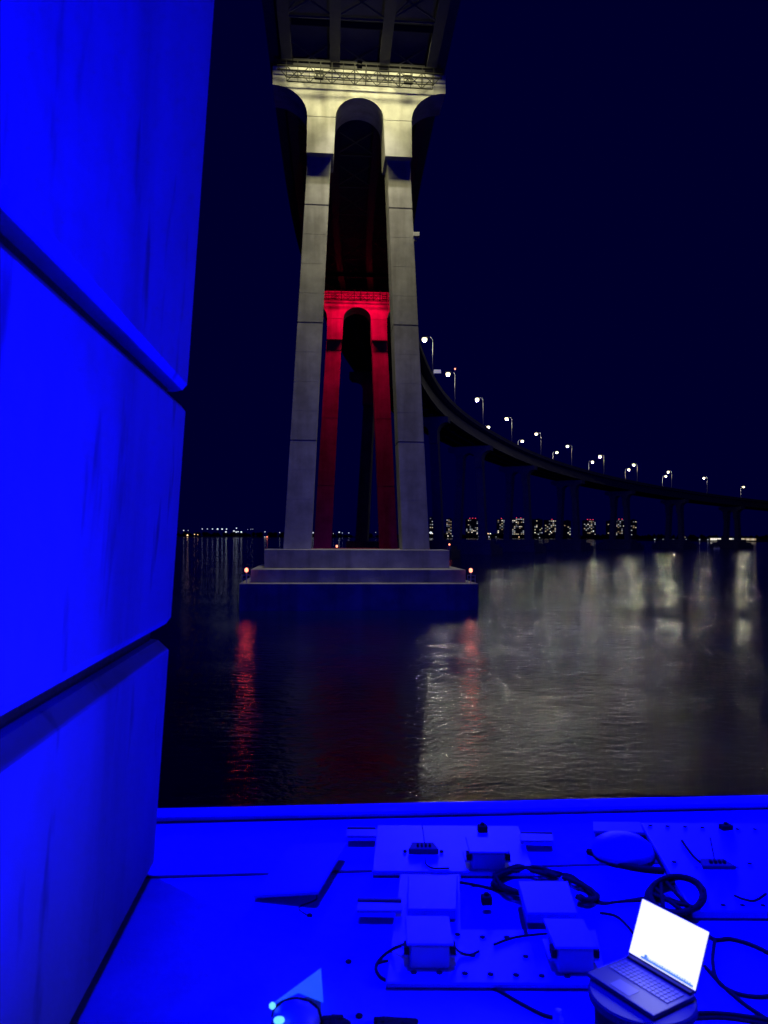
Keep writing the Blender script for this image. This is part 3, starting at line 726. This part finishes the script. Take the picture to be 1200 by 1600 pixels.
cable([(1068, 1430), (1100, 1452), (1120, 1466), (1145, 1465), (1180, 1475), (1215, 1492)], 0.009, 'cable arching right of the laptop screen to the right edge', group=G)
cable([(1120, 1467), (1117, 1500), (1125, 1530), (1150, 1548), (1185, 1555), (1225, 1552)], 0.008, 'cable curving down right of the laptop', group=G)
cable([(1105, 1508), (1130, 1535), (1165, 1565), (1205, 1592)], 0.008, 'diagonal cable leaving the laptop to the lower right', group=G)
cable([(1080, 1582), (1120, 1581), (1165, 1585), (1215, 1593)], 0.008, 'cable at the bottom right corner beside the stool', group=G)
cable([(1085, 1590), (1140, 1589), (1210, 1600)], 0.006, 'thin cable at the bottom right corner below the thicker one', group=G)
cable([(1068, 1312, .05), (1078, 1326, .05), (1090, 1340, .05), (1105, 1350, .05), (1130, 1354, .05)], 0.007, 'short cable plugged into the right control unit', group=G)
cable([(1150, 1397, .05), (1165, 1403, .05), (1182, 1405, .05), (1200, 1394, .05)], 0.006, 'short curved cable lying on the large right plate', group=G)
cable([(667, 1340, .04), (668, 1350, .04), (680, 1357, .04), (705, 1357, .04)], 0.004, 'thin cable curling from the left control unit', group=G)
cable([(775, 1476, .035), (795, 1468, .035), (820, 1462, .035), (858, 1458, .035)], 0.005, 'thin cable between the tray and the right power supply', group=G)
cable([(712, 1478, .06), (722, 1488, .04), (738, 1492, .035), (752, 1486, .035)], 0.005, 'thin cable from the left power supply to the bolts', group=G)
cable([(498, 1401), (495, 1408), (470, 1420), (485, 1433)], 0.003, 'thin cord beside the pale square board', group=G)

def bundle(paths, r_, label):
    root = None
    for pts in paths:
        o = cable(pts, r_, 'x', 'strand')
        if root is None:
            root = empty('cable_bundle', o.location.copy(), 0, label, 'cable bundle')
        for kx in ('label', 'category'): del o[kx]
        o.location = o.location - root.location; o.parent = root
    return root
rb = random.Random(5)
base = [(862, 1417), (820, 1417), (790, 1404), (776, 1385), (788, 1368), (815, 1359), (850, 1361), (880, 1369)]
base = [(868, 1395), (835, 1396), (800, 1390), (776, 1378), (782, 1366), (808, 1357), (840, 1358), (875, 1367)]
bundle([[(x + rb.uniform(-5, 5), y + rb.uniform(-4.5, 4.5), rb.uniform(.01, .05)) for x, y in base] for k in range(9)], 0.009, 'thick black cable bundle bent in a hook on the middle of the floor')
base = [(885, 1370), (905, 1376), (925, 1388), (935, 1400), (918, 1406), (905, 1400)]
bundle([[(x + rb.uniform(-4, 4), y + rb.uniform(-4, 4), rb.uniform(.01, .04)) for x, y in base] for k in range(6)], 0.008, 'smaller black cable tangle right of the thick bundle')
# big coil behind the laptop
loops = []
for k in range(9):
    cx_, cy_ = 1058 + rb.uniform(-4, 4), 1398 + rb.uniform(-3, 3); a_, b_ = 44 + rb.uniform(-5, 4), 27 + rb.uniform(-4, 3)
    loops.append([(cx_ + a_ * math.cos(q), cy_ + b_ * math.sin(q), 0.02 + 0.015 * (k % 4)) for q in [2 * math.pi * j_ / 12 + k for j_ in range(13)]])
for x0, y0, x1, y1 in ((1020, 1395, 1085, 1415), (1045, 1378, 1088, 1420), (1035, 1375, 1040, 1420), (1025, 1385, 1075, 1425)):
    loops.append([(x0, y0, .05), ((x0 + x1) / 2, (y0 + y1) / 2 + 3, .06), (x1, y1, .05)])
bundle(loops, 0.0095, 'big round coil of black cable lying behind the laptop screen')
# strap loop and the dome bag
bag = local_thing('domed_bag', F(985, 1350), 'rounded pale helmet shaped bag circled by a black strap, left of the large plate', 'bag')
m = MB(); m.lathe([(0.15, 0.0), (0.155, 0.03), (0.14, 0.07), (0.10, 0.10), (0.05, 0.115), (0.005, 0.118)], (0, 0.1, 0), 22)
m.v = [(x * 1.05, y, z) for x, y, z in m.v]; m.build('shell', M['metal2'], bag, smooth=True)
m = MB(); m.lathe([(0.155, 0.0), (0.165, 0.008), (0.155, 0.018)], (0, 0.1, 0), 22); m.build('rim', M['black'], bag, smooth=True)
cable([(920, 1329), (945, 1336), (968, 1348), (1000, 1355), (1040, 1359)], 0.016, 'thick black strap curving in front of the domed bag', 'strap')
cable([(950, 1325), (965, 1311), (990, 1307), (1012, 1307), (1022, 1322), (1035, 1345), (1052, 1368)], 0.013, 'thick black strap curving behind the domed bag', 'strap')

# ------------------------------------------------------------------ laptop on a round stool
HB = 0.22
c = Vector((0.8455, 2.516)); u = Vector((0.522, -0.853)); v = Vector((0.853, 0.522)); w_, d_ = 0.272, 0.2
lap = empty('laptop', (c.x, c.y, ZF + HB), math.atan2(u.y, u.x), 'open dark laptop with a glowing white screen on the round stool', 'laptop')
# local x = along the hinge, local y = towards the hinge (back)
m = MB(); m.box((0, 0, 0.009), (w_, d_, 0.016)); m.build('base', M['laptop'], lap, bevel=0.003)
m = MB()
for r_ in range(5):
    for k in range(14):
        m.box((-w_ * 0.44 + (k + 0.5) * w_ * 0.88 / 14, d_ * 0.30 - r_ * 0.0165, 0.0185), (w_ * 0.88 / 14 * 0.84, 0.0138, 0.003))
tag(m.build('keyboard', M['key'], lap), kind='stuff')
m = MB(); m.box((-0.01, -d_ * 0.31, 0.0178), (0.08, 0.05, 0.001)); m.build('touchpad', M['key'], lap)
m = MB(); m.box((0, d_ * 0.46, 0.02), (w_ * 0.94, 0.014, 0.012)); m.build('hinge', M['black_matt'], lap)
lid = empty('display', (0, d_ * 0.5, 0.02), 0); lid.parent = lap; lid.rotation_euler = (R(-22), 0, 0)
Ls = 0.195
m = MB(); m.box((0, 0.004, Ls / 2), (w_, 0.007, Ls)); m.build('lid_shell', M['laptop'], lid, bevel=0.002)
m = MB(); m.box((0, -0.0006, Ls / 2 + 0.004), (w_ * 0.975, 0.002, Ls * 0.93)); m.build('screen', M['screen'], lid)
m = MB(); m.box((0.02, -0.0022, 0.018), (w_ * 0.76, 0.001, 0.008))
for k in range(18):
    m.box((-0.055 + k * 0.0098, -0.0022, 0.0245), (0.0045, 0.001, 0.004 + 0.003 * (k % 3 == 0)))
m.box((-0.065, -0.0024, 0.026), (0.012, 0.001, 0.012)); tag(m.build('taskbar', M['taskbar'], lid), kind='stuff')
light('screen_glow', 'AREA', (0, -0.006, Ls / 2), 0.9, (0.9, 0.95, 1.0), parent=lid, aim=(0, -1, Ls / 2 - 0.35), shape='RECTANGLE', size=w_ * 0.95, size_y=Ls * 0.9, spread=R(120))
sp = F(1010, 1545, HB)
st = empty('round_stool', (sp.x - 0.01, sp.y - 0.01, ZF), 0, 'black round stool with a pale rim carrying the laptop', 'stool')
m = MB(); m.lathe([(0.15, 0), (0.15, HB - 0.04)], n=32); m.build('body', M['black_matt'], st, smooth=True)
m = MB(); m.lathe([(0.155, HB - 0.04), (0.17, HB - 0.03), (0.17, HB - 0.008), (0.165, HB - 0.002)], n=40); m.build('rim', M['steel'], st)

# small domed spotlight with translucent visor, bottom left of centre
sx = F(466, 1612)
dl = empty('spot_lamp', (sx.x, sx.y, ZF), 0, 'small domed lamp with a pale blue glowing visor at the bottom edge', 'lamp')
m = MB(); m.lathe([(0.075, 0), (0.085, 0.03), (0.075, 0.065), (0.045, 0.09), (0.01, 0.1)], n=22); m.build('dome', M['metal2'], dl, smooth=True)
m = MB(); m.tube([(0.082 * math.cos(q), 0.02, 0.035 + 0.062 * math.sin(q)) for q in [math.pi * k / 10 for k in range(11)]], 0.006, 6); m.build('strap', M['black'], dl, smooth=True)
m = MB(); a_ = F(427, 1572, .08) - sx; b_ = F(505, 1514, .06) - sx; c_ = F(509, 1567, .06) - sx; e_ = F(470, 1552, .07) - sx
a_.z, b_.z, c_.z, e_.z = .08, .06, .06, .07
m.add([a_, b_, c_, e_] + [x - Vector((0, 0, .003)) for x in (a_, b_, c_, e_)], [(0, 1, 2, 3), (7, 6, 5, 4), (0, 4, 5, 1), (1, 5, 6, 2), (2, 6, 7, 3), (3, 7, 4, 0)])
m.build('visor', M['cyan'], dl)
m = MB(); m.lathe([(0.003, -0.012), (0.011, -0.004), (0.011, 0.004), (0.003, 0.012)], tuple(a_ + Vector((0.006, -0.005, 0))), 10); m.build('lens', M['cyan_hot'], dl)
m = MB(); p_ = F(440, 1596, .09) - sx; m.lathe([(0.003, -0.008), (0.018, -0.003), (0.018, 0.003), (0.003, 0.008)], (p_.x, p_.y, .09), 10); m.build('lens', M['cyan_hot'], dl)
# white bottle
bp_ = F(876, 1606); bo = empty('plastic_bottle', (bp_.x, bp_.y, ZF), 0, 'small pale plastic bottle standing at the bottom edge left of the stool', 'bottle')
m = MB(); m.lathe([(0.012, 0), (0.018, 0.005), (0.018, 0.035), (0.010, 0.045), (0.010, 0.05)], n=14); m.build('bottle_body', M['white'], bo, smooth=True)
m = MB(); m.lathe([(0.011, 0.05), (0.012, 0.055), (0.012, 0.063), (0.004, 0.066)], n=12); m.build('cap', M['white'], bo, smooth=True)
# dark lumps at the bottom edge
for px, py, n_, lab in ((527, 1600, 5, 'dark crumpled cable heap at the bottom edge beside the domed lamp'), (622, 1603, 8, 'wide dark cable heap at the bottom edge of the view')):
    bundle([[(px + rb.uniform(-1, 1) * n_ * 4.2, py + rb.uniform(-8, 8), rb.uniform(.0, .03)) for _ in range(5)] for k in range(n_)], 0.012, lab)
# small pebble like plugs on the floor
for px, py in ((548, 1505), (487, 1433), (565, 1590)):
    p = F(px, py); m = MB(); m.lathe([(0.012, 0), (0.014, 0.006), (0.006, 0.012)], (0, 0, 0), 9); o = m.build('floor_bolt', M['black']); o.location = p
    tag(o, {548: 'small dark bolt head alone on the open floor', 487: 'small dark bolt head near the square board', 565: 'small dark bolt head near the bottom edge'}[px], 'bolt')

# ------------------------------------------------------------------ blue floodlights of the near pier, and added fill lights
BLUE = (0.0, 0.0, 1.0)
def flood(loc, aim, label):
    r = empty('floodlight', loc, 0, label, 'floodlight', 'blue floodlights of the near pier and added fill lights')
    q = (Vector(aim) - Vector(loc)).to_track_quat('-Z', 'Y').to_euler(); r.rotation_euler = q
    m = MB(); m.box((0, 0, 0.12), (0.5, 0.35, 0.16)); m.build('housing', M['steel'], r, bevel=0.02)
    m = MB(); m.box((0, 0, 0.03), (0.44, 0.3, 0.01)); m.build('glass', M['metal2'], r)
    return r
def blue(loc, aim, energy, label, size, blend, soft):
    flood(loc, aim, label)
    return light('blue_beam', 'SPOT', loc, energy, BLUE, aim=aim, spot_size=R(size), spot_blend=blend, shadow_soft_size=soft)
light_hi = blue((3.2, 8.5, 50.0), (3.1, 3.5, 5.1), 5.0e5, 'blue floodlight under the deck aimed down at the near footing', 13, 1.0, 0.15)
blue((-9.0, 12.5, 48.0), (0.9, 2.9, 5.1), 2.0e5, 'blue floodlight under the left deck edge aimed at the near footing', 30, 0.8, 0.15)
blue((-0.35, -0.35, 5.3), (-0.95, 1.9, 8.6), 5200, 'blue floodlight on the footing behind the viewer aimed up the leg', 112, 0.9, 0.10)
blue((2.4, -2.4, 7.4), (1.3, 3.0, 5.1), 200, 'added blue fill light behind the viewer washing the footing floor', 50, 0.8, 0.15)  # unseen fill, added to lift dark front faces on the floor
blue((6.5, 4.5, 50.0), (x2, 62, 6), 0.9e5, 'added blue fill light under the deck aimed across the water at the next pier', 48, 1.0, 0.3)  # added lamp, puts blue on the next footing and the water
blue((3.5, 4.7, 5.4), (-1.0, 44, 54), 6.0e4, 'added blue fill light at the edge of the near footing aimed up at the deck', 62, 1.0, 0.2)  # added lamp, keeps the deck underside from going black

blue((12.0, 4.0, 50.0), (100, 380, 20), 1.0e6, 'added blue fill light under the right deck edge aimed across the bay at the curving spans', 32, 0.8, 0.3)  # added lamp, lifts far piers and deck to the sky tone
